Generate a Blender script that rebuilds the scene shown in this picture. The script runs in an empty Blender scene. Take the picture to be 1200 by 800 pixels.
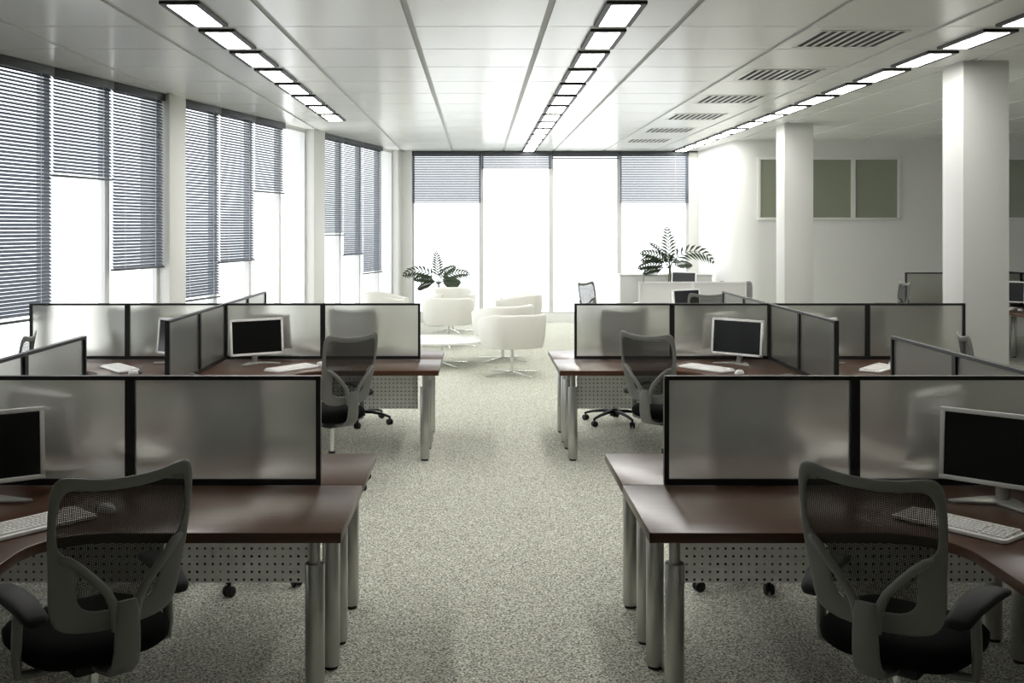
import bpy, bmesh, math, random
from mathutils import Vector, Matrix
R = math.radians
random.seed(7)
SC = bpy.context.scene
COL = SC.collection

# ------------------------------------------------------------------ materials
def mat(name, color, rough=.5, metal=0., spec=.5, coat=0., alpha=None):
    m = bpy.data.materials.new(name); m.use_nodes = True
    b = m.node_tree.nodes['Principled BSDF']
    b.inputs['Base Color'].default_value = (*color, 1)
    b.inputs['Roughness'].default_value = rough
    b.inputs['Metallic'].default_value = metal
    b.inputs['Specular IOR Level'].default_value = spec
    b.inputs['Coat Weight'].default_value = coat
    return m
def nodes(m): return m.node_tree.nodes, m.node_tree.links, m.node_tree.nodes['Principled BSDF']

M = {}
M['wall'] = mat('wall_paint', (.75, .75, .725), .6)
M['column'] = mat('column_paint', (.64, .64, .615), .55)
M['tile'] = mat('ceiling_tile', (.88, .885, .86), .24, 0, .38)
M['runner'] = mat('ceiling_runner', (.42, .425, .41), .5)
M['vent_dark'] = mat('vent_slot', (.03, .03, .03), .8)
M['winframe'] = mat('window_frame', (.62, .62, .62), .5)
M['blind'] = mat('blind_slat', (.11, .13, .17), .42, 0, .5)
M['blindrail'] = mat('blind_rail', (.045, .05, .055), .5)
M['cord'] = mat('blind_cord', (.6, .6, .62), .7)
M['screenframe'] = mat('screen_frame', (.010, .010, .010), .42, 0, .4)
M['whiteframe'] = mat('white_screen_frame', (.72, .72, .70), .5)
M['greyplastic'] = mat('grey_plastic', (.16, .162, .15), .42)
M['blackplastic'] = mat('black_plastic', (.007, .007, .007), .45, 0, .35)
M['blackfabric'] = mat('black_fabric', (.004, .004, .004), .9, 0, .08)
M['armpad'] = mat('arm_pad', (.009, .009, .009), .6, 0, .3)
M['chrome'] = mat('chrome', (.75, .75, .73), .2, 1)
M['steel'] = mat('leg_steel', (.48, .48, .455), .28, .85)
M['monwhite'] = mat('monitor_white', (.86, .86, .85), .35)
M['silver'] = mat('monitor_silver', (.42, .42, .40), .35, .5)
M['screen'] = mat('monitor_glass', (.006, .006, .006), .18, 0, .35)
M['keywhite'] = mat('keyboard_white', (.84, .83, .81), .45)
M['keygrey'] = mat('key_grey', (.78, .77, .75), .5)
M['mouse'] = mat('mouse_shell', (.62, .62, .61), .35)
M['mousedark'] = mat('mouse_dark', (.03, .03, .03), .4)
M['leather'] = mat('white_leather', (.72, .71, .66), .45)
M['tablewhite'] = mat('table_white', (.82, .82, .80), .25)
M['pot'] = mat('pot_white', (.6, .6, .58), .4)
M['soil'] = mat('soil', (.03, .022, .015), .95)
M['leaf'] = mat('palm_leaf', (.022, .038, .014), .5)
M['stem'] = mat('palm_stem', (.06, .07, .03), .6)
M['cabinet'] = mat('cabinet_grey', (.52, .52, .51), .45)
M['light_box'] = mat('light_housing', (.012, .012, .012), .5)
M['frostwin'] = mat('frosted_green_glass', (.27, .29, .22), .3, 0, .5)
M['whitepanel'] = mat('pale_panel', (.62, .62, .60), .45)

def wood():
    m = mat('walnut', (.07, .03, .02), .29, 0, .32)
    n, l, b = nodes(m)
    tc = n.new('ShaderNodeTexCoord'); mp = n.new('ShaderNodeMapping')
    mp.inputs['Scale'].default_value = (1.2, 14, 14)
    l.new(tc.outputs['Object'], mp.inputs['Vector'])
    nz = n.new('ShaderNodeTexNoise'); nz.inputs['Scale'].default_value = 3; nz.inputs['Detail'].default_value = 6
    nz.inputs['Distortion'].default_value = .3
    l.new(mp.outputs['Vector'], nz.inputs['Vector'])
    cr = n.new('ShaderNodeValToRGB')
    cr.color_ramp.elements[0].position = .3; cr.color_ramp.elements[0].color = (.050, .020, .0095, 1)
    cr.color_ramp.elements[1].position = .75; cr.color_ramp.elements[1].color = (.085, .036, .017, 1)
    l.new(nz.outputs['Fac'], cr.inputs['Fac']); l.new(cr.outputs['Color'], b.inputs['Base Color'])
    return m
M['wood'] = wood()

def carpet():
    m = mat('carpet_loop', (.4, .4, .35), .95, 0, .1)
    n, l, b = nodes(m)
    tc = n.new('ShaderNodeTexCoord')
    nz = n.new('ShaderNodeTexNoise'); nz.inputs['Scale'].default_value = 95; nz.inputs['Detail'].default_value = 3
    nz.inputs['Roughness'].default_value = .7
    l.new(tc.outputs['Object'], nz.inputs['Vector'])
    cr = n.new('ShaderNodeValToRGB')
    e = cr.color_ramp.elements
    e[0].position = .36; e[0].color = (.14, .142, .12, 1)
    e[1].position = .64; e[1].color = (.85, .86, .76, 1)
    e.new(.50).color = (.48, .485, .415, 1)
    vo = n.new('ShaderNodeTexVoronoi'); vo.inputs['Scale'].default_value = 135
    l.new(tc.outputs['Object'], vo.inputs['Vector'])
    sx = n.new('ShaderNodeSeparateXYZ'); l.new(vo.outputs['Color'], sx.inputs[0])
    av = n.new('ShaderNodeMath'); av.operation = 'MULTIPLY_ADD'; av.inputs[1].default_value = .26
    sb2 = n.new('ShaderNodeMath'); sb2.operation = 'SUBTRACT'; sb2.inputs[1].default_value = .13
    l.new(nz.outputs['Fac'], sb2.inputs[0]); l.new(sx.outputs[0], av.inputs[0]); l.new(sb2.outputs[0], av.inputs[2])
    l.new(av.outputs[0], cr.inputs['Fac'])
    n2 = n.new('ShaderNodeTexNoise'); n2.inputs['Scale'].default_value = 40; n2.inputs['Detail'].default_value = 2
    l.new(tc.outputs['Object'], n2.inputs['Vector'])
    c2 = n.new('ShaderNodeValToRGB'); c2.color_ramp.elements[0].position = .56; c2.color_ramp.elements[1].position = .66
    c2.color_ramp.elements[0].color = (0, 0, 0, 1); c2.color_ramp.elements[1].color = (.3, .3, .3, 1)
    l.new(n2.outputs['Fac'], c2.inputs['Fac'])
    mx = n.new('ShaderNodeMixRGB'); mx.inputs['Color2'].default_value = (.62, .52, .38, 1)
    l.new(c2.outputs['Color'], mx.inputs['Fac']); l.new(cr.outputs['Color'], mx.inputs['Color1'])
    l.new(mx.outputs['Color'], b.inputs['Base Color'])
    bp = n.new('ShaderNodeBump'); bp.inputs['Strength'].default_value = .06; bp.inputs['Distance'].default_value = .006
    l.new(nz.outputs['Fac'], bp.inputs['Height']); l.new(bp.outputs['Normal'], b.inputs['Normal'])
    return m
M['carpet'] = carpet()

def frosted():
    m = bpy.data.materials.new('frosted_glass'); m.use_nodes = True
    n, l = m.node_tree.nodes, m.node_tree.links
    n.clear(); out = n.new('ShaderNodeOutputMaterial')
    rf = n.new('ShaderNodeBsdfRefraction'); rf.inputs['Roughness'].default_value = .30; rf.inputs['IOR'].default_value = 1.3
    rf.inputs['Color'].default_value = (.76, .76, .73, 1)
    tr = n.new('ShaderNodeBsdfTranslucent'); tr.inputs['Color'].default_value = (.76, .76, .73, 1)
    df = n.new('ShaderNodeBsdfDiffuse'); df.inputs['Color'].default_value = (.25, .25, .23, 1)
    gl = n.new('ShaderNodeBsdfGlossy'); gl.inputs['Roughness'].default_value = .26
    m1 = n.new('ShaderNodeMixShader'); m1.inputs[0].default_value = .10
    m2 = n.new('ShaderNodeMixShader'); m2.inputs[0].default_value = .05
    m3 = n.new('ShaderNodeMixShader')
    lw = n.new('ShaderNodeLayerWeight'); pw = n.new('ShaderNodeMath'); pw.operation = 'POWER'; pw.inputs[1].default_value = 5
    l.new(lw.outputs['Facing'], pw.inputs[0])
    fr = n.new('ShaderNodeMath'); fr.operation = 'MULTIPLY_ADD'; fr.inputs[1].default_value = .6; fr.inputs[2].default_value = .05
    l.new(pw.outputs[0], fr.inputs[0])
    l.new(rf.outputs[0], m1.inputs[1]); l.new(tr.outputs[0], m1.inputs[2])
    l.new(m1.outputs[0], m2.inputs[1]); l.new(df.outputs[0], m2.inputs[2])
    l.new(fr.outputs[0], m3.inputs[0]); l.new(m2.outputs[0], m3.inputs[1]); l.new(gl.outputs[0], m3.inputs[2])
    l.new(m3.outputs[0], out.inputs[0])
    return m
M['frosted'] = frosted()

def clearglass():
    m = bpy.data.materials.new('window_glass'); m.use_nodes = True
    n, l = m.node_tree.nodes, m.node_tree.links
    n.clear(); out = n.new('ShaderNodeOutputMaterial')
    t = n.new('ShaderNodeBsdfTransparent'); t.inputs['Color'].default_value = (.96, .97, .97, 1)
    g = n.new('ShaderNodeBsdfGlossy'); g.inputs['Roughness'].default_value = .02
    lw = n.new('ShaderNodeLayerWeight'); pw = n.new('ShaderNodeMath'); pw.operation = 'POWER'; pw.inputs[1].default_value = 5
    l.new(lw.outputs['Facing'], pw.inputs[0])
    fr = n.new('ShaderNodeMath'); fr.operation = 'MULTIPLY_ADD'; fr.inputs[1].default_value = .7; fr.inputs[2].default_value = .02
    l.new(pw.outputs[0], fr.inputs[0])
    mx = n.new('ShaderNodeMixShader')
    l.new(fr.outputs[0], mx.inputs[0]); l.new(t.outputs[0], mx.inputs[1]); l.new(g.outputs[0], mx.inputs[2])
    l.new(mx.outputs[0], out.inputs[0])
    return m
M['glass'] = clearglass()

def grid_mask(n, l, ca, cb, pitch, thr, round_=True):
    """1 inside holes of a regular grid laid over object coordinates ca, cb"""
    tc = n.new('ShaderNodeTexCoord'); sp = n.new('ShaderNodeSeparateXYZ'); l.new(tc.outputs['Object'], sp.inputs[0])
    def mth(op, a, b=None):
        q = n.new('ShaderNodeMath'); q.operation = op
        for i, v in enumerate((a, b)):
            if v is None: continue
            if isinstance(v, (int, float)): q.inputs[i].default_value = v
            else: l.new(v, q.inputs[i])
        return q.outputs[0]
    d = []
    for c in (ca, cb):
        f = mth('FRACT', mth('ADD', mth('DIVIDE', sp.outputs[c], pitch), 100.0))
        d.append(mth('ABSOLUTE', mth('SUBTRACT', f, .5)))
    if round_:
        r = mth('SQRT', mth('ADD', mth('MULTIPLY', d[0], d[0]), mth('MULTIPLY', d[1], d[1])))
    else:
        r = mth('MAXIMUM', d[0], d[1])
    return mth('LESS_THAN', r, thr)

def holed(name, color, rough, metal, ca, cb, pitch, thr, round_=True):
    m = mat(name, color, rough, metal)
    n, l, b = nodes(m)
    mask = grid_mask(n, l, ca, cb, pitch, thr, round_)
    t = n.new('ShaderNodeBsdfTransparent'); mx = n.new('ShaderNodeMixShader')
    l.new(mask, mx.inputs[0]); l.new(b.outputs[0], mx.inputs[1]); l.new(t.outputs[0], mx.inputs[2])
    l.new(mx.outputs[0], n['Material Output'].inputs[0])
    return m
def perforated():
    m = bpy.data.materials.new('dotted_frosted_sheet'); m.use_nodes = True
    n, l = m.node_tree.nodes, m.node_tree.links
    n.clear(); out = n.new('ShaderNodeOutputMaterial')
    mask = grid_mask(n, l, 'X', 'Z', .0345, .17)
    df = n.new('ShaderNodeBsdfDiffuse'); df.inputs[0].default_value = (.80, .80, .77, 1)
    tr = n.new('ShaderNodeBsdfTranslucent'); tr.inputs[0].default_value = (.85, .85, .82, 1)
    a = n.new('ShaderNodeMixShader'); a.inputs[0].default_value = .5
    l.new(df.outputs[0], a.inputs[1]); l.new(tr.outputs[0], a.inputs[2])
    dk = n.new('ShaderNodeBsdfDiffuse'); dk.inputs[0].default_value = (.02, .02, .018, 1)
    tp = n.new('ShaderNodeBsdfTransparent')
    b = n.new('ShaderNodeMixShader'); b.inputs[0].default_value = .25
    l.new(dk.outputs[0], b.inputs[1]); l.new(tp.outputs[0], b.inputs[2])
    c = n.new('ShaderNodeMixShader')
    l.new(mask, c.inputs[0]); l.new(a.outputs[0], c.inputs[1]); l.new(b.outputs[0], c.inputs[2])
    l.new(c.outputs[0], out.inputs[0]); return m
M['perforated'] = perforated()
M['mesh'] = holed('woven_mesh', (.012, .011, .010), .8, 0, 'X', 'Z', .0054, .235, False)

def emis(name, color, s):
    m = bpy.data.materials.new(name); m.use_nodes = True
    n, l = m.node_tree.nodes, m.node_tree.links
    n.clear(); out = n.new('ShaderNodeOutputMaterial'); e = n.new('ShaderNodeEmission')
    e.inputs[0].default_value = (*color, 1); e.inputs[1].default_value = s
    l.new(e.outputs[0], out.inputs[0]); return m
M['lamp'] = emis('lamp_diffuser', (1, .985, .95), 19)

# ------------------------------------------------------------------ mesh helpers
class MB:
    def __init__(s): s.bm = bmesh.new()
    def _sub(s, tmp, mtx=None, mi=0):
        if mtx is not None: bmesh.ops.transform(tmp, matrix=mtx, verts=tmp.verts)
        for f in tmp.faces: f.material_index = mi
        me = bpy.data.meshes.new('tmp'); tmp.to_mesh(me); tmp.free()
        s.bm.from_mesh(me); bpy.data.meshes.remove(me)
    def box(s, x0, x1, y0, y1, z0, z1, bev=0, mi=0, mtx=None, seg=2):
        t = bmesh.new(); bmesh.ops.create_cube(t, size=1)
        for v in t.verts:
            v.co = Vector(((x0+x1)/2+v.co.x*(x1-x0), (y0+y1)/2+v.co.y*(y1-y0), (z0+z1)/2+v.co.z*(z1-z0)))
        if bev: bmesh.ops.bevel(t, geom=list(t.edges), offset=bev, segments=seg, affect='EDGES', profile=.5)
        s._sub(t, mtx, mi); return s
    def cyl(s, x, y, z0, z1, r0, r1=None, seg=24, mi=0, mtx=None, bev=0):
        r1 = r0 if r1 is None else r1
        t = bmesh.new(); bmesh.ops.create_cone(t, cap_ends=True, segments=seg, radius1=r0, radius2=r1, depth=z1-z0)
        bmesh.ops.translate(t, vec=(x, y, (z0+z1)/2), verts=t.verts)
        if bev:
            es = [e for e in t.edges if abs(e.verts[0].co.z-e.verts[1].co.z) < 1e-6]
            bmesh.ops.bevel(t, geom=es, offset=bev, segments=2, affect='EDGES', profile=.5)
        s._sub(t, mtx, mi); return s
    def poly(s, pts, z0, z1, bev=0, mi=0, mtx=None):
        t = bmesh.new()
        vs = [t.verts.new((p[0], p[1], z0)) for p in pts]; f = t.faces.new(vs)
        r = bmesh.ops.extrude_face_region(t, geom=[f])
        bmesh.ops.translate(t, vec=(0, 0, z1-z0), verts=[v for v in r['geom'] if isinstance(v, bmesh.types.BMVert)])
        bmesh.ops.recalc_face_normals(t, faces=t.faces)
        if bev:
            es = [e for e in t.edges if len(e.link_faces) == 2 and e.calc_face_angle(0) > .9]
            bmesh.ops.bevel(t, geom=es, offset=bev, segments=2, affect='EDGES', profile=.5)
        s._sub(t, mtx, mi); return s
    def tube(s, pts, radii, seg=12, mi=0, flat=1.0, up=(0, 0, 1)):
        """swept tube through points; flat scales the second axis"""
        t = bmesh.new(); n = len(pts); P = [Vector(p) for p in pts]; rings = []
        if not hasattr(radii, '__len__'): radii = [radii]*n
        for i in range(n):
            d = (P[min(i+1, n-1)]-P[max(i-1, 0)]).normalized()
            a = d.cross(Vector(up))
            if a.length < 1e-4: a = d.cross(Vector((1, 0, 0)))
            a.normalize(); b = a.cross(d).normalized()
            rings.append([t.verts.new(P[i]+a*radii[i]*math.cos(2*math.pi*k/seg)+b*radii[i]*flat*math.sin(2*math.pi*k/seg)) for k in range(seg)])
        for i in range(n-1):
            for k in range(seg):
                t.faces.new((rings[i][k], rings[i][(k+1) % seg], rings[i+1][(k+1) % seg], rings[i+1][k]))
        t.faces.new(rings[0]); t.faces.new(rings[-1])
        bmesh.ops.recalc_face_normals(t, faces=t.faces)
        s._sub(t, None, mi); return s
    def quad(s, a, b, c, d, mi=0):
        f = s.bm.faces.new([s.bm.verts.new(p) for p in (a, b, c, d)]); f.material_index = mi; return s
    def obj(s, name, mats, parent=None, smooth=35, recalc=False):
        if recalc: bmesh.ops.recalc_face_normals(s.bm, faces=s.bm.faces)
        me = bpy.data.meshes.new(name)
        for f in s.bm.faces: f.smooth = True
        s.bm.to_mesh(me); s.bm.free()
        me.set_sharp_from_angle(angle=R(smooth))
        for m in (mats if isinstance(mats, (list, tuple)) else [mats]): me.materials.append(m)
        o = bpy.data.objects.new(name, me); COL.objects.link(o); o.parent = parent
        return o

def thing(name, label, cat, loc=(0, 0, 0), rz=0, group=None):
    o = bpy.data.objects.new(name, None); COL.objects.link(o)
    o.empty_display_size = .1
    o.location = loc; o.rotation_euler = (0, 0, rz); o['label'] = label; o['category'] = cat
    if group: o['group'] = group
    return o
def struct(name, mb, mats, parent=None, label=None):
    o = mb.obj(name, mats, parent)
    if parent is None: o['kind'] = 'structure'
    return o
def dup(root, loc, rz, label, group=None):
    def rec(o, par):
        c = o.copy(); COL.objects.link(c); c.parent = par
        for ch in list(o.children): rec(ch, c)
        return c
    r = rec(root, None); r.location = loc; r.rotation_euler = (0, 0, rz); r['label'] = label
    if group: r['group'] = group
    return r
_used = set()
def place(proto, loc, rz, label, group=None):
    if proto.name not in _used:
        _used.add(proto.name); proto.location = loc; proto.rotation_euler = (0, 0, rz); proto['label'] = label
        if group: proto['group'] = group
        return proto
    return dup(proto, loc, rz, label, group)

H = 3.405          # ceiling height
# ------------------------------------------------------------------ room shell
def lwx(y): return -4.22+.2236*(y-9.3)       # the slanted left wall line
LA = math.atan2(.9759, .2182)
floor = MB().poly([(lwx(-3)-.4, -3), (13, -3), (13, 21.3), (lwx(21.3)-.4, 21.3)], -.1, 0)
struct('floor', floor, M['carpet'])

c = MB()
c.poly([(lwx(-3)-.4, -3), (13, -3), (13, 21.3), (lwx(21.3)-.4, 21.3)], H+.012, H+.12, mi=1)
def clip_left(x0, x1, y0, y1):
    """tile rectangle cut by the slanted wall"""
    pts = [(x0, y0), (x1, y0), (x1, y1), (x0, y1)]
    out = []
    f = lambda p: p[0]-(lwx(p[1])-.02)
    for i in range(4):
        a, b = pts[i], pts[(i+1) % 4]; fa, fb = f(a), f(b)
        if fa >= 0: out.append(a)
        if fa*fb < 0:
            t = fa/(fa-fb); out.append((a[0]+(b[0]-a[0])*t, a[1]+(b[1]-a[1])*t))
    return out
lights_at = set()
for x, y0, y1 in ((-2, 4, 15), (1, 5, 21), (4, 4, 21)):  # each row starts with unseen lights, added to brighten the near desks
    for k in range(y0, y1): lights_at.add((x, k-.045+.5))
for i in range(-8, 14):
    for k in range(-3, 22):
        x0, x1 = -.5+i-1+.024, -.5+i-.024
        y0, y1 = k-.045+.008, k-.045+1-.008
        if y1 > 21.2: y1 = 21.2
        if x1 > 13: x1 = 13
        if y1 <= y0 or x1 <= x0: continue
        p = clip_left(x0, x1, y0, y1)
        if len(p) >= 3: c.poly(p, H, H+.012, mi=0)
struct('ceiling', c, [M['tile'], M['runner']])

# back wall: sill, header, end piers
yb = 21.0
w = MB().box(-2.0, 4.5, yb, yb+.3, 0, .17).box(-2.0, -1.31, yb-.0, yb+.3, 0, H).box(4.2, 4.7, yb, yb+.3, 0, H).box(-2, 4.5, yb, yb+.3, H-.03, H+.1)
struct('wall_back', w, M['wall'])
# right: reveal, rounded corner, wall with the interior windows
pl = [(4.385, 21.0), (4.47, 18.75)]
for k in range(0, 10):
    a = R(180+90*k/9); pl.append((4.47+.42+.42*math.cos(a), 18.22+.42+.42*math.sin(a)))
pl += [(13.0, 18.22)]
outer = [(13.0, 18.6), (5.2, 18.6), (5.0, 21.3), (4.385, 21.3)]
struct('wall_right', MB().poly(pl+outer, 0, H+.02), M['wall'])
struct('wall_side', MB().box(13, 13.2, -3, 7, 0, H+.1).box(13, 13.2, 17.4, 18.6, 0, H+.1).box(13, 13.2, 10.9, 17.4, 0, H+.1).box(13, 13.2, 7, 10.9, 0, .9).box(13, 13.2, 7, 10.9, 3.1, H+.1), M['wall'])  # opening left for the added side windows
struct('wall_front', MB().box(lwx(-3)-.5, 13.2, -3.2, -3, 0, H+.1), M['wall'])
# left wall (local x runs along the wall, local y points outside)
def left_pt(y): return (lwx(y), y, 0)
def along(y, y_ref): return (y-y_ref)/.9759
wl = MB()
T = Matrix.Translation((lwx(0), 0, 0)) @ Matrix.Rotation(LA, 4, 'Z')
s_ = lambda y: y/.9759
wl.box(s_(-3.3), s_(21.3), .0, .25, 0, .16, mtx=T)
wl.box(s_(-3.3), s_(21.3), .0, .25, H-.02, H+.1, mtx=T)
wl.box(s_(-3.3), s_(3.6), .0, .25, 0, H+.1, mtx=T)
struct('wall_left', wl, M['wall'])
def pier(y0, y1, depth=.12):
    m = MB().box(s_(y0), s_(y1), -depth, .25, 0, H+.01, bev=.004, mtx=T)
    return struct('column', m, M['column'])
pier(7.60, 7.97); pier(11.99, 12.36); pier(16.32, 16.78); pier(20.72, 21.2, .10)
# corner pier of the back wall
struct('column', MB().box(-1.75, -1.31, 20.88, 21.05, 0, H+.01, bev=.004), M['column'])
for (x, y) in ((4.42, 9.59), (4.455, 15.3), (4.40, 3.2)):
    if y < 4: continue
    struct('column', MB().box(x, x+.42, y, y+.43, 0, H+.01, bev=.006), M['column'])

# ------------------------------------------------------------------ windows and blinds
wn = [0]
def window(W, loc, rz, h0=.16, h1=H-.02):
    wn[0] += 1
    f = MB(); t = .044
    f.box(0, t, .02, .10, h0, h1).box(W-t, W, .02, .10, h0, h1).box(t, W-t, .02, .10, h0, h0+.04).box(t, W-t, .02, .10, h1-.04, h1)
    o = f.obj('window_%d' % wn[0], M['winframe']); o['kind'] = 'structure'
    o.location = loc; o.rotation_euler.z = rz
    MB().box(t, W-t, .055, .063, h0+.04, h1-.04).obj('pane', M['glass'], o)
    return o
def blind(W, loc, rz, zb, label, group, cords=(.2, .8)):
    t = thing('window_blind', label, 'blind', loc, rz, group)
    y = -.035
    MB().box(.004, W-.004, y-.035, y+.035, H-.085, H-.004, bev=.003).obj('headrail', M['blindrail'], t)
    sl = MB(); a = R(46); hw = .0190
    z = H-.10
    dx, dz = hw*math.cos(a), hw*math.sin(a)
    while z > zb+.035:
        # inner edge lower than the outer edge; a thin, slightly crowned strip
        bm = sl.bm; n = Vector((0, -math.sin(a), math.cos(a)))
        rows = []
        for q in (-1, 0, 1):
            cpt = Vector((0, y+q*dx, z+q*dz))+n*(.002 if q == 0 else 0)
            rows.append([bm.verts.new((xx, cpt.y, cpt.z)) for xx in (.012, W-.012)])
        for q in range(2): bm.faces.new((rows[q][0], rows[q][1], rows[q+1][1], rows[q+1][0]))
        rows2 = []
        for q in (-1, 0, 1):
            cpt = Vector((0, y+q*dx, z+q*dz))+n*((.002 if q == 0 else 0)-.0012)
            rows2.append([bm.verts.new((xx, cpt.y, cpt.z)) for xx in (.012, W-.012)])
        for q in range(2): bm.faces.new((rows2[q][1], rows2[q][0], rows2[q+1][0], rows2[q+1][1]))
        z -= .034
    sl.obj('slats', M['blind'], t)
    MB().box(.01, W-.01, y-.025, y+.025, zb, zb+.022, bev=.003).obj('bottom_rail', M['blindrail'], t)
    for q in cords:
        MB().box(W*q-.0035, W*q+.0035, y-.031, y-.029, zb+.02, H-.085).obj('cord', M['cord'], t)
    return t
GL = 'grey venetian blinds on the slanted left window wall'
GB = 'grey venetian blinds on the end window wall'
bays = [
    ((3.6, 4.6, 5.6, 6.6, 7.60), (.95, .95, .95, .95)),
    ((7.97, 8.975, 9.98, 10.975, 11.99), (.95, 1.03, 2.37, 1.43)),
    ((12.36, 13.36, 14.37, 15.36, 16.32), (1.0, 1.43, 2.37, None)),
    ((16.78, 17.83, 18.83, 19.88, 20.72), (1.745, 1.40, 1.04, None)),
]
labs = {
    (1, 1): 'dark grey venetian blind lowered nearly to the desks at the photo left edge',
    (1, 2): 'short dark grey venetian blind pulled halfway up, between two longer ones before the first column',
    (1, 3): 'mid-length grey venetian blind touching the near side of the first window column',
    (2, 0): 'long grey venetian blind right behind the first window column, lowest of the middle bay',
    (2, 1): 'mid-length grey venetian blind in the centre of the middle window bay',
    (2, 2): 'short grey venetian blind beside the bare window of the middle bay',
    (3, 0): 'shortest of the three grey blinds in the farthest left bay, touching the second column',
    (3, 1): 'middle grey venetian blind of the three in the farthest left bay',
    (3, 2): 'longest of the three grey blinds in the farthest left bay, beside a bare window',
}
for b, (ys, zb) in enumerate(bays):
    for k in range(4):
        W = (ys[k+1]-ys[k])/.9759
        loc = (lwx(ys[k]), ys[k], 0)
        window(W, loc, LA)
        if zb[k] is not None:
            lab = labs.get((b, k))
            if lab is None:
                if b == 0: continue
                lab = 'dark grey venetian blind nearest the camera in the first window bay'
            blind(W, loc, LA, zb[k], lab, GL)
# near bay beyond the frame: unseen blinds, added fully lowered to darken the foreground
for k in range(4):
    ys = bays[0][0]; W = (ys[k+1]-ys[k])/.9759
    blind(W, (lwx(ys[k]), ys[k], 0), LA, .35, 'unseen grey venetian blind added fully lowered in the bay nearest the camera', 'added lowered blinds of the nearest bay')
xs = (-1.31, .068, 1.463, 2.825, 4.2)
zbs = (2.375, 3.055, 3.25, 2.375)
bl = ('grey blind lowered over the first end-wall window, above the left palm',
      'grey blind rolled nearly up over the second end-wall window',
      'grey blind drawn fully up over the third end-wall window',
      'grey blind lowered over the last end-wall window, above the right palm')
for k in range(4):
    W = xs[k+1]-xs[k]
    window(W, (xs[k], yb, 0), 0)
    blind(W, (xs[k], yb, 0), 0, zbs[k], bl[k], GB)

for k in range(3):  # unseen side windows, added to brighten the right of the room
    window(1.3, (13.0, 7+1.3*(k+1), 0), R(-90), .9, 3.1)
# interior frosted windows on the right wall
for (x0, x1, n) in ((4.84, 7.30, 3), (8.75, 11.2, 3)):
    wn[0] += 1
    f = MB(); y0, y1 = 18.22-.03, 18.23; zb, zt = 2.01, 3.10; t = .045
    f.box(x0, x1, y0, y1, zt-t, zt, bev=.004).box(x0, x1, y0, y1, zb, zb+t, bev=.004)
    for k in range(n+1):
        xx = x0+(x1-x0-t)*k/n
        f.box(xx, xx+(t if k in (0, n) else .075), y0, y1, zb+t, zt-t)
    o = struct('window_%d' % wn[0], f, M['wall'])
    for k in range(n):
        xa = x0+(x1-x0-t)*k/n+t; xb = x0+(x1-x0-t)*(k+1)/n
        MB().box(xa, xb, 18.212, 18.222, zb+t, zt-t).obj('pane', M['frostwin'], o)

# ------------------------------------------------------------------ ceiling lights and vents
def make_light():
    t = thing('ceiling_light', '', 'ceiling light')
    f = MB(); hx, hy = .137, .405; d = .022
    f.box(-hx, -hx+.040, -hy, hy, -d, 0).box(hx-.040, hx, -hy, hy, -d, 0)
    f.box(-hx+.040, hx-.040, -hy, -hy+.045, -d, 0).box(-hx+.040, hx-.040, hy-.012, hy, -d, 0)
    f.obj('housing', M['light_box'], t)
    MB().box(-hx+.040, hx-.040, -hy+.045, hy-.012, -d+.003, -.002).obj('diffuser', M['lamp'], t)
    return t
L0 = make_light()
ordn = ['first', 'second', 'third', 'fourth', 'fifth', 'sixth', 'seventh', 'eighth', 'ninth', 'tenth', 'eleventh', 'twelfth', 'thirteenth', 'fourteenth', 'fifteenth', 'sixteenth']
for x, row, base, ya in ((-2, 'by the window wall', 7.5, 7), (1, 'over the aisle', 7.5, 7), (4, 'along the columns', 6.5, 6)):
    ys = sorted(q[1] for q in lights_at if q[0] == x)
    for y in ys:
        i = round(y+.045-base)
        if i < 0: lab = 'added unseen black-framed ceiling light %s, above and behind the near desks' % row  # lights out of view, added for the near desks
        else: lab = 'black-framed rectangular ceiling light, %s in the row %s' % (ordn[i]+' from the photo top', row)
        place(L0, (x, y, H), 0, lab, 'ceiling lights in the row %s' % row)
def make_vent():
    t = thing('ceiling_vent', '', 'air vent')
    fr = MB(); hx, hy = .34, .37
    fr.box(-hx, hx, -hy, -hy+.02, -.006, 0).box(-hx, hx, hy-.02, hy, -.006, 0)
    n = 9; p = 2*hx/n
    for k in range(n+1):
        xx = -hx+k*p
        fr.box(xx-.013, xx+.013, -hy, hy, -.006, 0)
    fr.obj('grille', M['tile'], t)
    MB().box(-hx, hx, -hy, hy, -.002, -.0005).obj('backing', M['vent_dark'], t)
    return t
V0 = make_vent()
vl = ['nearest and largest slotted air vent in the ceiling', 'second slotted ceiling vent from the photo top', 'third slotted ceiling vent from the photo top',
      'fourth slotted ceiling vent from the photo top', 'fifth slotted ceiling vent, one before the farthest', 'farthest slotted ceiling vent, close to the end windows']
for k, y in enumerate((8.51, 10.51, 12.51, 14.5, 16.5, 18.5)):
    place(V0, (2.99, y-.03, H), 0, vl[k], 'slotted air vents in the ceiling')

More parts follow.
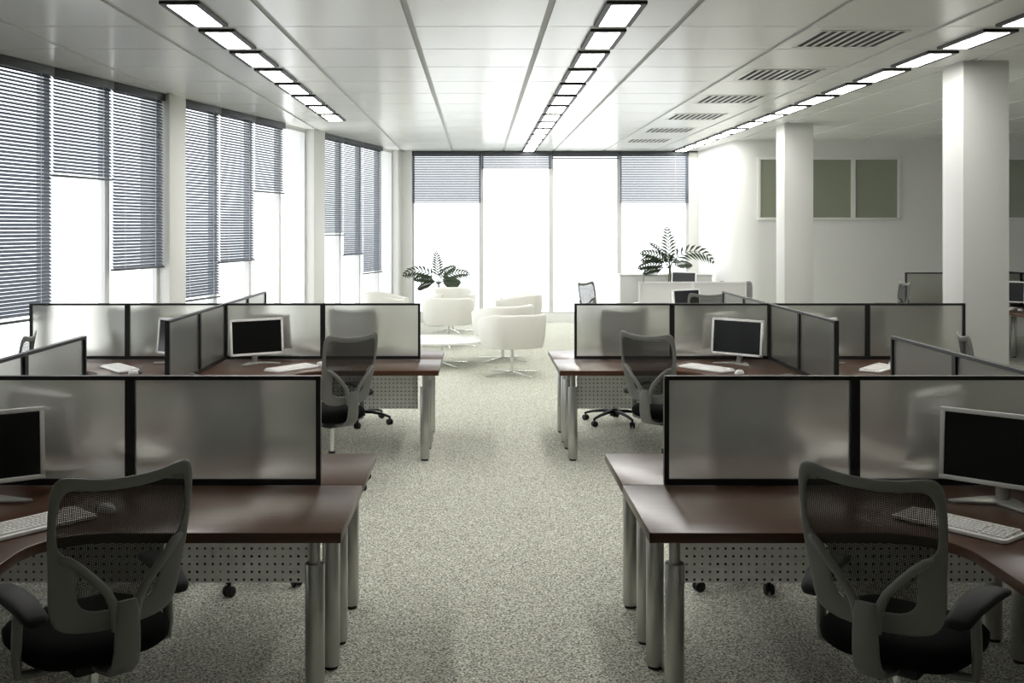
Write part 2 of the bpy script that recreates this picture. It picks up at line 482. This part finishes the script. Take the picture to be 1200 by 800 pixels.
# ------------------------------------------------------------------ desks
ZT = .74
def make_desk(sx, sy, D, modesty, label, cx, cy, group):
    t = thing('corner_desk', label, 'desk', (cx, cy, 0), 0, group)
    F = lambda p: (p[0]*sx, -p[1]*sy)      # u outward along x, v away from the screen
    pts = [(.01, .003), (1.885, .003), (1.885, D), (1.02, D)]
    for k in range(1, 12):
        a = R(90*k/12); pts.append((1.02-.25*math.sin(a), D+.25-.25*math.cos(a)))
    pts += [(.77, D+.25), (.77, 1.72), (.01, 1.72)]
    MB().poly([F(p) for p in pts], ZT-.04, ZT, bev=.004).obj('desktop', M['wood'], t)
    for (u, v) in ((1.77, D-.11), (1.77, .18 if sy > 0 else .09), (.17, .12), (.60, 1.60), (.17, 1.60)):
        x, y = F((u, v))
        lg = MB().cyl(x, y, .014, .594, .038, bev=.004).cyl(x, y, .594, ZT-.04, .022).obj('leg', M['steel'], t)
        MB().cyl(x, y, 0, .016, .030).obj('foot', M['blackplastic'], lg)
    if modesty:
        x0, x1 = sorted((.24*sx, 1.68*sx))
        g = MB().box(x0, x1, -.032*sy, -.030*sy, .315, ZT-.05).obj('modesty_panel', M['perforated'], t)
        b = MB()
        for u in (.24, .95, 1.66):
            x, y = F((u, .02)); b.box(x-.01, x+.01, min(y, y+.0)-.005, y+.005, .34, ZT-.04)
        b.obj('bracket', M['steel'], g)
    return t

def make_screen(label, cx, cy, W=.85, zt=1.227, n_long=2, frame='screenframe', glass='frosted', half=2, group=None, zb=None):
    zb = ZT+.003 if zb is None else zb
    t = thing('desk_screen', label, 'desk screen', (cx, cy, 0), 0, group)
    fw = .021
    def panel(mtx, W):
        f = MB()
        f.box(0, W, -.016, .016, zt-.018, zt, mtx=mtx).box(0, W, -.016, .016, zb, zb+.026, mtx=mtx)
        f.box(0, fw, -.016, .016, zb+.026, zt-.018, mtx=mtx).box(W-fw, W, -.016, .016, zb+.026, zt-.018, mtx=mtx)
        o = f.obj('screen_frame', M[frame], t)
        MB().box(fw, W-fw, -.004, .004, zb+.026, zt-.018, mtx=mtx).obj('glass_pane', M[glass], o)
    for k in range(-half, half):
        panel(Matrix.Translation((k*W, 0, 0)), W)
    for d in (1, -1):
        for k in range(n_long):
            m = Matrix.Rotation(R(-90*d), 4, 'Z') @ Matrix.Translation((.018+k*W, 0, 0))
            panel(m, W)
    return t

# ------------------------------------------------------------------ office chair
def backy(u, z):
    y = -.235+.55*u*u
    if z > .82: y -= .16*(z-.82)
    else: y += .30*(.82-z)*(1 if z > .66 else 1) if z > .70 else .036
    return y
def make_chair():
    t = thing('office_chair', '', 'office chair')
    outh = [(0, 1.078), (.10, 1.083), (.18, 1.098), (.215, 1.103), (.240, 1.088), (.25, 1.045), (.249, .95), (.245, .88), (.241, .83), (.238, .79), (.232, .72), (.220, .665), (.185, .632), (.09, .620), (0, .618)]
    inh = [(0, 1.040), (.10, 1.044), (.17, 1.056), (.195, 1.055), (.213, 1.035), (.220, .99), (.219, .93), (.212, .885), (.178, .868), (.148, .845), (.142, .77), (.136, .715), (.10, .690), (.06, .684), (0, .683)]
    kf = lambda p: (p[0]*.95, .605+(p[1]-.618)*1.09)
    outh = [kf(p) for p in outh]; inh = [kf(p) for p in inh]
    def full(h): return h+[(-p[0], p[1]) for p in h[-2:0:-1]]
    O, I = full(outh), full(inh)
    bm = bmesh.new(); n = len(O)
    loops = []
    for (lp, off) in ((O, -.004), (O, .014), (I, .014), (I, -.004)):
        loops.append([bm.verts.new((p[0], backy(p[0], p[1])+off-.004, p[1])) for p in lp])
    # loops: outer-back, outer-front, inner-front, inner-back
    for a in range(4):
        A, B = loops[a], loops[(a+1) % 4]
        for k in range(n):
            bm.faces.new((A[k], A[(k+1) % n], B[(k+1) % n], B[k]))
    bmesh.ops.recalc_face_normals(bm, faces=bm.faces)
    # crease the outer/inner rims a little through extra bevelled thickness
    mb = MB(); mb.bm.free(); mb.bm = bm
    fr = mb.obj('back_frame', M['greyplastic'], t, smooth=180)
    md = fr.modifiers.new('s', 'SUBSURF'); md.levels = 2; md.render_levels = 2
    # woven mesh
    g = MB(); c0 = (0, .87); rings = []
    NR = 6
    for r in range(NR, 0, -1):
        q = r/NR
        rings.append([g.bm.verts.new((c0[0]+(p[0]*1.03-c0[0])*q, backy((p[0])*q, c0[1]+(p[1]-c0[1])*q)+.006, c0[1]+(p[1]-c0[1])*q*1.01)) for p in I])
    for a in range(NR-1):
        for k in range(n): g.bm.faces.new((rings[a][k], rings[a][(k+1) % n], rings[a+1][(k+1) % n], rings[a+1][k]))
    cv = g.bm.verts.new((0, backy(0, .87)+.006, .87))
    for k in range(n): g.bm.faces.new((rings[-1][k], rings[-1][(k+1) % n], cv))
    g.obj('back_mesh', M['mesh'], t, smooth=180)
    # Y-shaped support
    s = MB()
    for sd in (1, -1):
        path = [(.198, .878), (.175, .868), (.14, .838), (.10, .795), (.062, .75), (.042, .71), (.030, .665), (.026, .62)]
        offs = [-.014, -.022, -.032, -.042, -.05, -.055, -.055, -.052]
        s.tube([(sd*p[0], backy(p[0], p[1])+o, p[1]) for p, o in zip(path, offs)], [.010, .013, .0135, .0135, .014, .016, .018, .016], seg=12, up=(0, 1, 0))
    pth = [(-.268, .715), (-.272, .68), (-.272, .62), (-.268, .56), (-.255, .51), (-.215, .475), (-.13, .46), (0, .455)]
    hwid = [.030, .036, .040, .042, .044, .045, .045, .045]
    bm = s.bm; prev = None
    for i, ((y, z), hw) in enumerate(zip(pth, hwid)):
        j0, j1 = pth[max(i-1, 0)], pth[min(i+1, len(pth)-1)]
        d = Vector((0, j1[0]-j0[0], j1[1]-j0[1])).normalized(); nn = Vector((0, -d.z, d.y))
        ring = []
        for (a, b) in ((-1, -.5), (-.8, -1), (.8, -1), (1, -.5), (1, .5), (.8, 1), (-.8, 1), (-1, .5)):
            ring.append(bm.verts.new(Vector((a*hw, y, z))+nn*b*.011))
        if prev:
            for k in range(8): bm.faces.new((prev[k], prev[(k+1) % 8], ring[(k+1) % 8], ring[k]))
        else: bm.faces.new(ring)
        prev = ring
    bm.faces.new(prev)
    s.obj('back_support', M['greyplastic'], t, smooth=50, recalc=True)
    # seat cushion
    sb = MB(); rings = []; NS = 36
    prof = [(.0, .58, 1), (.45, .582, 1), (.8, .577, 1), (.93, .563, 1), (1.0, .542, 1), (.985, .512, 1), (.90, .492, 1), (.55, .486, 1)]
    for (q, z, _) in prof[1:]:
        rg = []
        for k in range(NS):
            a = 2*math.pi*k/NS; ca, sa = math.cos(a), math.sin(a); e = .62
            x = .244*q*math.copysign(abs(ca)**e, ca); y = .25*q*math.copysign(abs(sa)**e, sa)
            zz = z-(.02 if y > .15 else 0)*((y-.15)/.1 if y > .15 else 0)
            rg.append(sb.bm.verts.new((x, y+.06, zz)))
        rings.append(rg)
    sb.bm.faces.new(rings[0])
    for a in range(len(rings)-1):
        for k in range(NS): sb.bm.faces.new((rings[a][k], rings[a][(k+1) % NS], rings[a+1][(k+1) % NS], rings[a+1][k]))
    sb.bm.faces.new(rings[-1])
    sb.obj('seat', M['blackfabric'], t, smooth=60, recalc=True)
    MB().box(-.10, .10, -.10, .13, .435, .487, bev=.015).obj('tilt_mechanism', M['blackplastic'], t)
    for sd in (1, -1):
        m = MB()
        m.tube([(sd*.08, -.02, .462), (sd*.20, -.02, .462), (sd*.252, -.02, .47), (sd*.256, -.02, .52), (sd*.254, -.02, .60), (sd*.250, -.02, .685)], [.013, .013, .015, .016, .016, .016], seg=12, flat=1.4, up=(0, 1, 0))
        p = m.obj('armrest', M['greyplastic'], t, smooth=60)
        pad = MB(); rings = []
        pts = [(-.155, .026, .652, .010), (-.14, .038, .660, .016), (-.06, .044, .686, .018), (.04, .046, .698, .018), (.12, .044, .697, .016), (.175, .036, .688, .012), (.185, .022, .682, .008)]
        for (y, hw, z, hh) in pts:
            rings.append([pad.bm.verts.new((sd*(.248+.10*(y+.02))+hw*math.copysign(abs(math.cos(a))**.6, math.cos(a)), y, z+.012+hh*math.copysign(abs(math.sin(a))**.6, math.sin(a)))) for a in [2*math.pi*k/16 for k in range(16)]])
        for a in range(len(rings)-1):
            for k in range(16): pad.bm.faces.new((rings[a][k], rings[a][(k+1) % 16], rings[a+1][(k+1) % 16], rings[a+1][k]))
        pad.bm.faces.new(rings[0]); pad.bm.faces.new(rings[-1])
        pad.obj('arm_pad', M['armpad'], p, smooth=60, recalc=True)
    MB().cyl(0, 0, .24, .43, .0165).obj('gas_lift', M['chrome'], t)
    b = MB(); b.cyl(0, 0, .075, .25, .028, .025, bev=.004).cyl(0, 0, .07, .135, .045, .038)
    for k in range(5):
        a = R(72*k-6); ca, sa = math.cos(a), math.sin(a)
        b.tube([(.03*ca, .03*sa, .112), (.12*ca, .12*sa, .112), (.22*ca, .22*sa, .098), (.295*ca, .295*sa, .078), (.31*ca, .31*sa, .070)], [.026, .022, .018, .015, .012], seg=10, flat=.75)
    b.obj('star_base', M['blackplastic'], t, smooth=50)
    for k in range(5):
        a = R(72*k-6); x, y = .30*math.cos(a), .30*math.sin(a)
        m = MB(); rot = Matrix.Translation((x, y, .029)) @ Matrix.Rotation(a+1.1, 4, 'Z') @ Matrix.Rotation(R(90), 4, 'Y')
        m.cyl(0, 0, -.024, -.006, .028, mtx=rot, seg=18, bev=.004).cyl(0, 0, .006, .024, .028, mtx=rot, seg=18, bev=.004).cyl(0, 0, -.007, .007, .012, mtx=rot, seg=12)
        m.cyl(x, y, .03, .078, .010, seg=10)
        m.obj('caster', M['blackplastic'], t)
    return t
CH = make_chair()

# ------------------------------------------------------------------ monitor, keyboard, mouse
def make_monitor():
    t = thing('monitor', '', 'monitor')
    tilt = Matrix.Translation((0, 0, .225)) @ Matrix.Rotation(R(-5), 4, 'X')
    W, Hh, b = .235, .1525, .019
    f = MB()
    f.box(-W, W, -.012, .010, Hh-b, Hh, bev=.002, mtx=tilt).box(-W, W, -.012, .010, -Hh, -Hh+b, bev=.002, mtx=tilt)
    f.box(-W, -W+b, -.012, .010, -Hh, Hh, bev=.002, mtx=tilt).box(W-b, W, -.012, .010, -Hh, Hh, bev=.002, mtx=tilt)
    f.obj('bezel', M['monwhite'], t)
    MB().box(-W+b-.001, W-b+.001, -.008, .004, -Hh+b-.001, Hh-b+.001, mtx=tilt).obj('display', M['screen'], t)
    MB().box(-W+.004, W-.004, .004, .022, -Hh+.004, Hh-.004, bev=.006, mtx=tilt).box(-.13, .13, .02, .05, -.09, .09, bev=.012, mtx=tilt).obj('back_cover', M['monwhite'], t)
    MB().cyl(0, .045, .010, .16, .026, .024).box(-.03, .03, .03, .06, .13, .24, bev=.006).obj('neck', M['silver'], t)
    ft = MB().poly([(-.17, -.105), (-.135, -.115), (0, -.035), (.135, -.115), (.17, -.105), (.07, .05), (.04, .085), (-.04, .085), (-.07, .05)], 0, .011, bev=.002)
    ft.obj('foot', M['silver'], t)
    return t
MON = make_monitor()
def make_keyboard():
    t = thing('keyboard', '', 'keyboard')
    s = MB(); W, D = .225, .085
    pts = [(-W+.012, -D), (W-.012, -D), (W, -D+.012), (W, D-.01), (W-.012, D), (-W+.012, D), (-W, D-.01), (-W, -D+.012)]
    s.poly(pts, .002, .016, bev=.003)
    s.box(-W+.02, W-.02, D-.02, D, .012, .024, bev=.003)
    s.obj('keyboard_case', M['keywhite'], t)
    k = MB()
    for r in range(6):
        y = -.066+r*.0225; x = -.212
        i = 0
        while x < .20:
            w = .0175
            if r == 0 and 3 <= i <= 3: w = .0175*6
            if i in (0,) and r in (1, 2, 3): w = .026+.004*(3-r)
            if .105 < x < .118 or .165 < x < .172: x += .008
            k.box(x+.0012, min(x+w, .214)-.0012, y+.0012, y+.0188, .015, .0225+r*.0012, bev=.0015, seg=1)
            x += w+.0008; i += 1
    k.obj('keys', M['keygrey'], t)
    return t
KB = make_keyboard()
def make_mouse():
    t = thing('mouse', '', 'mouse')
    def shell(q0, q1, sc=1):
        m = MB(); rings = []
        for i in range(9):
            v = q0+(q1-q0)*i/8; y = v*.055
            h = max(0., 1-v*v)**.5
            rings.append([m.bm.verts.new((sc*.031*h**.7*math.cos(a), y, max(0, sc*.034*h*math.sin(a)*(1.0-.25*v))+.001)) for a in [math.pi*k/10 for k in range(11)]])
        for i in range(8):
            for k in range(10): m.bm.faces.new((rings[i][k], rings[i][k+1], rings[i+1][k+1], rings[i+1][k]))
        return m
    shell(-.999, .28).obj('mouse_body', M['mouse'], t, smooth=60, recalc=True)
    shell(.28, .999).obj('mouse_buttons', M['mousedark'], t, smooth=60, recalc=True)
    return t
MS = make_mouse()

# ------------------------------------------------------------------ workstation groups
def station_label(kind, side, row, where): pass
clusters = [
    # key, cx, cy, long name
    ('the nearest desk group on the photo left', -2.40, 4.70),
    ('the nearest desk group on the photo right', 2.53, 4.70),
    ('the second desk group on the window side', -2.20, 9.17),
    ('the second desk group before the columns', 2.54, 9.17),
    ('the far desk group seen right of the column', 7.95, 15.4),
]
nm = ['near left', 'near right', 'middle left', 'middle right', 'far right']
SCR = []
for ci, (cn, cx, cy) in enumerate(clusters):
    grp = nm[ci]
    make_screen('black-framed frosted glass screen cross dividing the %s desk group' % grp, cx, cy, group='frosted desk screens')
    for sx in (1, -1):
        for sy in (1, -1):
            D = .738 if sy > 0 else .65
            side = ('aisle' if (sx > 0) == (cx < 0) else ('window' if cx < 0 else 'column'))
            row = 'front' if sy > 0 else 'rear'
            pos = '%s-side %s desk of the %s group' % (side, row, grp)
            make_desk(sx, sy, D, sy > 0, 'dark walnut corner desk, the %s' % pos, cx, cy, 'walnut corner desks')
            # monitor
            aR = R(42 if cx > 0 else 33)
            ang = aR*(-1 if sx < 0 else 1)
            # faces the chair: normal (local -y) points away from the corner
            mx, my = .36*sx, -.315*sy
            if cx < 0: mx, my = .335*sx, -.29*sy
            rz = (ang if sy > 0 else R(180)-ang)
            place(MON, (cx+mx, cy+my, ZT), rz, 'white-framed black monitor on the %s' % pos, 'monitors on the corner desks')
            kz = R(52)*(1 if sx > 0 else -1)
            krz = kz if sy > 0 else R(180)-kz
            place(KB, (cx+.695*sx, cy-.665*sy, ZT), krz, 'white keyboard on the %s' % pos, 'white keyboards')
            if sx > 0: mo = (.89, -.43)
            else: mo = (-.485, -.92)
            if sy < 0: mo = ((.485, .92) if sx > 0 else (-.89, .43))
            place(MS, (cx+mo[0], cy+mo[1], ZT), krz, 'mouse on the %s' % pos, 'computer mice')
def chair(x, y, deg, label, group='mesh-backed office chairs'):
    return place(CH, (x, y, 0), R(deg), label, group)
chair(-1.285, 3.52, 42, 'grey-framed mesh office chair at the near left desk, its back towards us')
chair(1.395, 3.50, -42, 'grey-framed mesh office chair at the near right desk, its back towards us')
chair(-1.07, 7.72, 42, 'mesh office chair at the aisle-side front desk of the middle left group')
chair(1.385, 7.80, -42, 'mesh office chair at the aisle-side front desk of the middle right group')
chair(-3.475, 7.52, 102, 'mesh office chair beside the window, only its top above the near longitudinal screen')
chair(3.75, 7.53, -105, 'mesh office chair with only its top above the slanting screen left of the large column')
chair(-1.22, 5.68, -22, 'office chair behind the near left screen, casters showing below the perforated panel')
chair(1.36, 5.68, 15, 'office chair behind the near right screen, casters showing below the perforated panel')
chair(-1.13, 10.17, -12, 'office chair blurred behind the frosted screen of the middle left group')
chair(1.32, 10.17, 14, 'office chair blurred behind the frosted screen of the middle right group')
chair(-3.35, 10.38, 10, 'office chair on the window side behind the middle left screen')
chair(-3.6, 5.75, 12, 'office chair by the windows behind the near window-side screen')
chair(3.74, 10.4, -14, 'office chair behind the middle right screen near the large column')
chair(3.75, 5.7, -10, 'office chair on the column side behind the near right-hand screen')
# far right group
chair(5.74, 14.8, 86, 'mesh office chair at the left end of the far right-hand screen')
chair(9.0, 13.5, 8, 'office chair in front of the walnut desk right of the large column')

# ------------------------------------------------------------------ pale third group
PX0, PY = 2.06, 13.5
t = make_screen('low pale desk screen with a white frame behind the middle right group', PX0+.69, PY, W=.69, zt=1.19, n_long=0, frame='whiteframe', glass='whitepanel', half=1)
for sy, lb in ((1, 'white desk in front of the pale screen'), (-1, 'white desk behind the pale screen')):
    d = thing('straight_desk', lb, 'desk', (PX0+.69, PY, 0), 0, 'white straight desks')
    y0, y1 = sorted((-.004*sy, -.70*sy))
    MB().box(-.72, .72, y0, y1, .70, .74, bev=.004).obj('desktop', M['tablewhite'], d)
    for x in (-.65, .65):
        for y in (-.12*sy, -.62*sy): MB().cyl(x, y, 0, .70, .03).obj('leg', M['steel'], d)
place(MON, (2.60, 13.12, ZT), R(35), 'black monitor screen in front of the pale desk screen, behind a mesh chair', 'monitors on the white desks')
chair(2.70, 12.42, -8, 'mesh office chair just above the middle right screen, before the black monitor')
chair(1.72, 14.60, -125, 'mesh office chair seen side-on above the screen against the bright end windows')
chair(3.6, 14.62, 172, 'mesh office chair at the right end of the pale desk screen')
d = thing('straight_desk', 'white desk in front of the grey low cabinet', 'desk', (3.63, 18.2, 0), 0, 'white straight desks')
MB().box(-.7, .7, -.27, .27, .70, .74, bev=.004).obj('desktop', M['tablewhite'], d)
for x in (-.62, .62):
    for y in (-.2, .2): MB().cyl(x, y, 0, .70, .025).obj('leg', M['steel'], d)
place(MON, (3.57, 18.25, ZT), R(-38), 'farthest small monitor, standing before the right palm', 'monitors on the white desks')

# low cabinet
cb = thing('low_cabinet', 'long low grey cabinet under the last end window', 'cabinet', (3.45, 19.5, 0), 0)
MB().box(-.84, .84, -.2, .2, .05, 1.0, bev=.004).box(-.82, .82, -.18, .18, 0, .05).obj('body', M['cabinet'], cb)
MB().box(-.855, .855, -.215, .21, 1.0, 1.022, bev=.003).obj('top', M['cabinet'], cb)
for k in range(4):
    dr = MB().box(-.83+k*.415+.004, -.83+(k+1)*.415-.004, -.218, -.2, .07, .985, bev=.003).obj('door', M['cabinet'], cb)
    MB().box(-.83+k*.415+(.36 if k % 2 == 0 else .04), -.83+k*.415+(.372 if k % 2 == 0 else .052), -.235, -.218, .55, .70, bev=.002).obj('handle', M['chrome'], dr)

# ------------------------------------------------------------------ lounge
def make_tub():
    t = thing('tub_chair', '', 'lounge chair')
    # barrel shell: wraps round the back (-y), open to +y; arms slope down towards the front
    NA = 44; a0, a1 = R(-62), R(242)
    m = MB(); bm = m.bm; secs = []
    for i in range(NA+1):
        a = a0+(a1-a0)*i/NA          # angle from +x, -90deg = back... measured so 270 is back
        a_ = -a                       # mirror so that the opening lies at +y
        ca, sa = math.cos(a_), math.sin(a_)
        e = .72
        X, Y = math.copysign(abs(ca)**e, ca), math.copysign(abs(sa)**e, sa)
        back = max(0, min(1, (-sa+.75)/1.3))
        zt = .70+.09*(back*back*(3-2*back))
        def P(rx, ry, z): return bm.verts.new((rx*X, ry*Y, z))
        sec = [P(.33, .31, .40), P(.365, .345, .362), P(.385, .365, .42), P(.402, .385, .56), P(.410, .395, zt-.03), P(.400, .385, zt-.006), P(.375, .360, zt), P(.345, .33, zt-.008), P(.325, .31, zt-.035), P(.315, .30, .50), P(.31, .295, .42)]
        secs.append(sec)
    for i in range(NA):
        for k in range(len(secs[0])):
            k2 = (k+1) % len(secs[0])
            bm.faces.new((secs[i][k], secs[i+1][k], secs[i+1][k2], secs[i][k2]))
    bm.faces.new(secs[0]); bm.faces.new(secs[-1])
    m.obj('shell', M['leather'], t, smooth=70, recalc=True)
    s = MB(); rings = []; NS = 36
    for (q, z) in ((.5, .505), (.85, .50), (.97, .485), (1, .455), (.98, .40), (.9, .372), (.4, .368)):
        rg = []
        for k in range(NS):
            a = 2*math.pi*k/NS; ca, sa = math.cos(a), math.sin(a)
            rg.append(s.bm.verts.new((.318*q*math.copysign(abs(ca)**.65, ca), .345*q*math.copysign(abs(sa)**.65, sa)+.025, z)))
        rings.append(rg)
    s.bm.faces.new(rings[0]); s.bm.faces.new(rings[-1])
    for a in range(len(rings)-1):
        for k in range(NS): s.bm.faces.new((rings[a][k], rings[a][(k+1) % NS], rings[a+1][(k+1) % NS], rings[a+1][k]))
    s.obj('seat_cushion', M['leather'], t, smooth=60, recalc=True)
    MB().cyl(0, 0, .04, .37, .022).cyl(0, 0, .34, .372, .10, .12).obj('pedestal', M['chrome'], t)
    b = MB(); b.cyl(0, 0, .03, .06, .035, .03)
    for k in range(4):
        a = R(90*k+12); ca, sa = math.cos(a), math.sin(a)
        b.tube([(.02*ca, .02*sa, .045), (.2*ca, .2*sa, .032), (.42*ca, .42*sa, .014)], [.019, .016, .012], seg=10, flat=.7)
    b.obj('star_base', M['chrome'], t, smooth=50)
    return t
TB = make_tub()
GT = 'white tub chairs in the lounge'
place(TB, (.437, 13.48, 0), R(24), 'nearest white tub chair, on a four-armed chrome base in the open aisle', GT)
place(TB, (.35, 14.95, 0), R(42), 'white tub chair directly behind the nearest one', GT)
place(TB, (.68, 17.5, 0), R(80), 'farthest white tub chair on the right, its back rising above two others', GT)
place(TB, (-.464, 16.65, 0), R(-8), 'white tub chair with its back to us behind the round table', GT)
place(TB, (-.45, 18.95, 0), R(188), 'white tub chair facing us right in front of the left palm', GT)
place(TB, (-1.55, 17.7, 0), R(-95), 'white tub chair by the slanted windows, seen above the middle left screen', GT)
place(TB, (2.75, 16.3, 0), R(90), 'white tub chair mostly hidden behind the pale desk screen', GT)
def make_table(r, h):
    t = thing('round_table', '', 'table')
    MB().cyl(0, 0, h-.022, h, r, seg=64, bev=.004).obj('tabletop', M['tablewhite'], t)
    MB().cyl(0, 0, .04, h-.02, .022).cyl(0, 0, h-.035, h-.02, .14, .16).obj('pedestal', M['chrome'], t)
    b = MB(); b.cyl(0, 0, .03, .06, .035, .03)
    for k in range(4):
        a = R(90*k-55); ca, sa = math.cos(a), math.sin(a)
        b.tube([(.02*ca, .02*sa, .045), (.2*ca, .2*sa, .032), (.42*ca, .42*sa, .014)], [.019, .016, .012], seg=10, flat=.7)
    b.obj('star_base', M['chrome'], t, smooth=50)
    return t
place(make_table(.62, .36), (-.50, 14.4, 0), 0, 'low round white table on a chrome pedestal beside the tub chairs')

# ------------------------------------------------------------------ palms
def make_palm(label, loc, crown, specs, pot_h, pot_r, seed):
    rnd = random.Random(seed)
    t = thing('potted_palm', label, 'plant', loc)
    p = MB().cyl(0, 0, 0, pot_h, pot_r*.8, pot_r, seg=32, bev=.008).obj('pot', M['pot'], t)
    MB().cyl(0, 0, pot_h, pot_h+.008, pot_r*.9, seg=24).obj('soil', M['soil'], p)
    st = MB()
    for k in range(5):
        a = 2*math.pi*k/5
        st.tube([(.05*math.cos(a), .05*math.sin(a), pot_h), (.03*math.cos(a), .03*math.sin(a), (pot_h+crown)/2), (.015*math.cos(a), .015*math.sin(a), crown)], [.014, .010, .007], seg=8)
    st.obj('stem', M['stem'], t)
    for (az, el, L, droop, roll) in specs:
        m = MB(); az = R(az); el = R(el); N = 12
        pts = []
        x = z = 0; ang = el
        ds = L/N
        pos = Vector((0, 0, crown))
        h = Vector((math.cos(az), math.sin(az), 0))
        for i in range(N+1):
            pts.append(pos.copy()); pos = pos+(h*math.cos(ang)+Vector((0, 0, 1))*math.sin(ang))*ds
            ang -= R(droop)/N
        m.tube(pts, [.007*(1-.8*i/N)+.001 for i in range(N+1)], seg=6)
        side0 = h.cross(Vector((0, 0, 1)))
        for i in range(3, N+1):
            f = i/N; d = (pts[i]-pts[i-1]).normalized(); side = Matrix.Rotation(R(roll), 3, d) @ side0; nrm = side.cross(d)
            ll = (.09+.13*L)*1.1*math.sin(math.pi*min(1, .18+f*.80))**.7*rnd.uniform(.9, 1.1)
            for sd in (1, -1):
                for hh in (0,):
                    base = pts[i]-d*ds*hh
                    dirn = (d*.75+side*sd*.72-nrm*.0+Vector((0, 0, -.10))).normalized()
                    wv = dirn.cross(nrm).normalized()*.022
                    q1 = base+dirn*ll*.5+Vector((0, 0, -.02*ll)); q2 = base+dirn*ll+Vector((0, 0, -.22*ll))
                    bm = m.bm
                    v = [bm.verts.new(c) for c in (base-wv*.25, base+wv*.25, q1+wv, q1-wv, q2)]
                    bm.faces.new((v[0], v[1], v[2], v[3])); bm.faces.new((v[3], v[2], v[4]))
        m.obj('frond', M['leaf'], t, smooth=60)
    return t
make_palm('potted palm behind the lounge chairs, before the first end window', (-.76, 20.2, 0), .80,
          [(100, 80, .66, 25, 10), (8, 50, .66, 70, 70), (175, 60, .78, 100, 75), (140, 35, .45, 60, 40), (195, 15, .42, 60, 50), (345, 30, .45, 60, 60), (35, 30, .5, 60, 30), (20, 72, .5, 60, 50), (172, 38, .5, 60, 60), (10, 12, .4, 30, 60)], .45, .17, 3)
make_palm('potted palm beside the last end window, before the low grey cabinet', (3.45, 18.92, 0), 1.15,
          [(95, 84, .76, 20, 0), (5, 66, .98, 125, 75), (175, 60, .62, 70, 70), (178, 28, .58, 60, 60), (185, 8, .50, 40, 50), (150, 50, .6, 80, 40), (15, 35, .45, 60, 50), (250, 65, .5, 70, 20), (170, 80, .6, 60, 30), (60, 60, .5, 90, 40)], .62, .17, 5)

# ------------------------------------------------------------------ world, camera, render look
wd = bpy.data.worlds.new('overcast_sky'); SC.world = wd; wd.use_nodes = True
bg = wd.node_tree.nodes['Background']; bg.inputs[0].default_value = (.97, .985, 1, 1); bg.inputs[1].default_value = 2.35

cam = bpy.data.cameras.new('camera'); co = bpy.data.objects.new('camera', cam); COL.objects.link(co)
co.location = (0, 0, 1.89); co.rotation_euler = (R(90), 0, 0)
cam.sensor_width = 36; cam.lens = 36*1234/1200
cam.shift_x = 40/1200; cam.shift_y = -134/1200
cam.clip_end = 200
SC.camera = co
vs = SC.view_settings
vs.view_transform = 'Standard'; vs.look = 'None'; vs.gamma = 1; vs.use_curve_mapping = False; vs.exposure = .42
SC.display_settings.display_device = 'sRGB'
cy = SC.cycles
cy.use_denoising = True
cy.max_bounces = 14; cy.diffuse_bounces = 6; cy.glossy_bounces = 5; cy.transmission_bounces = 10; cy.transparent_max_bounces = 24
cy.caustics_reflective = True; cy.caustics_refractive = True
cy.sample_clamp_indirect = 8
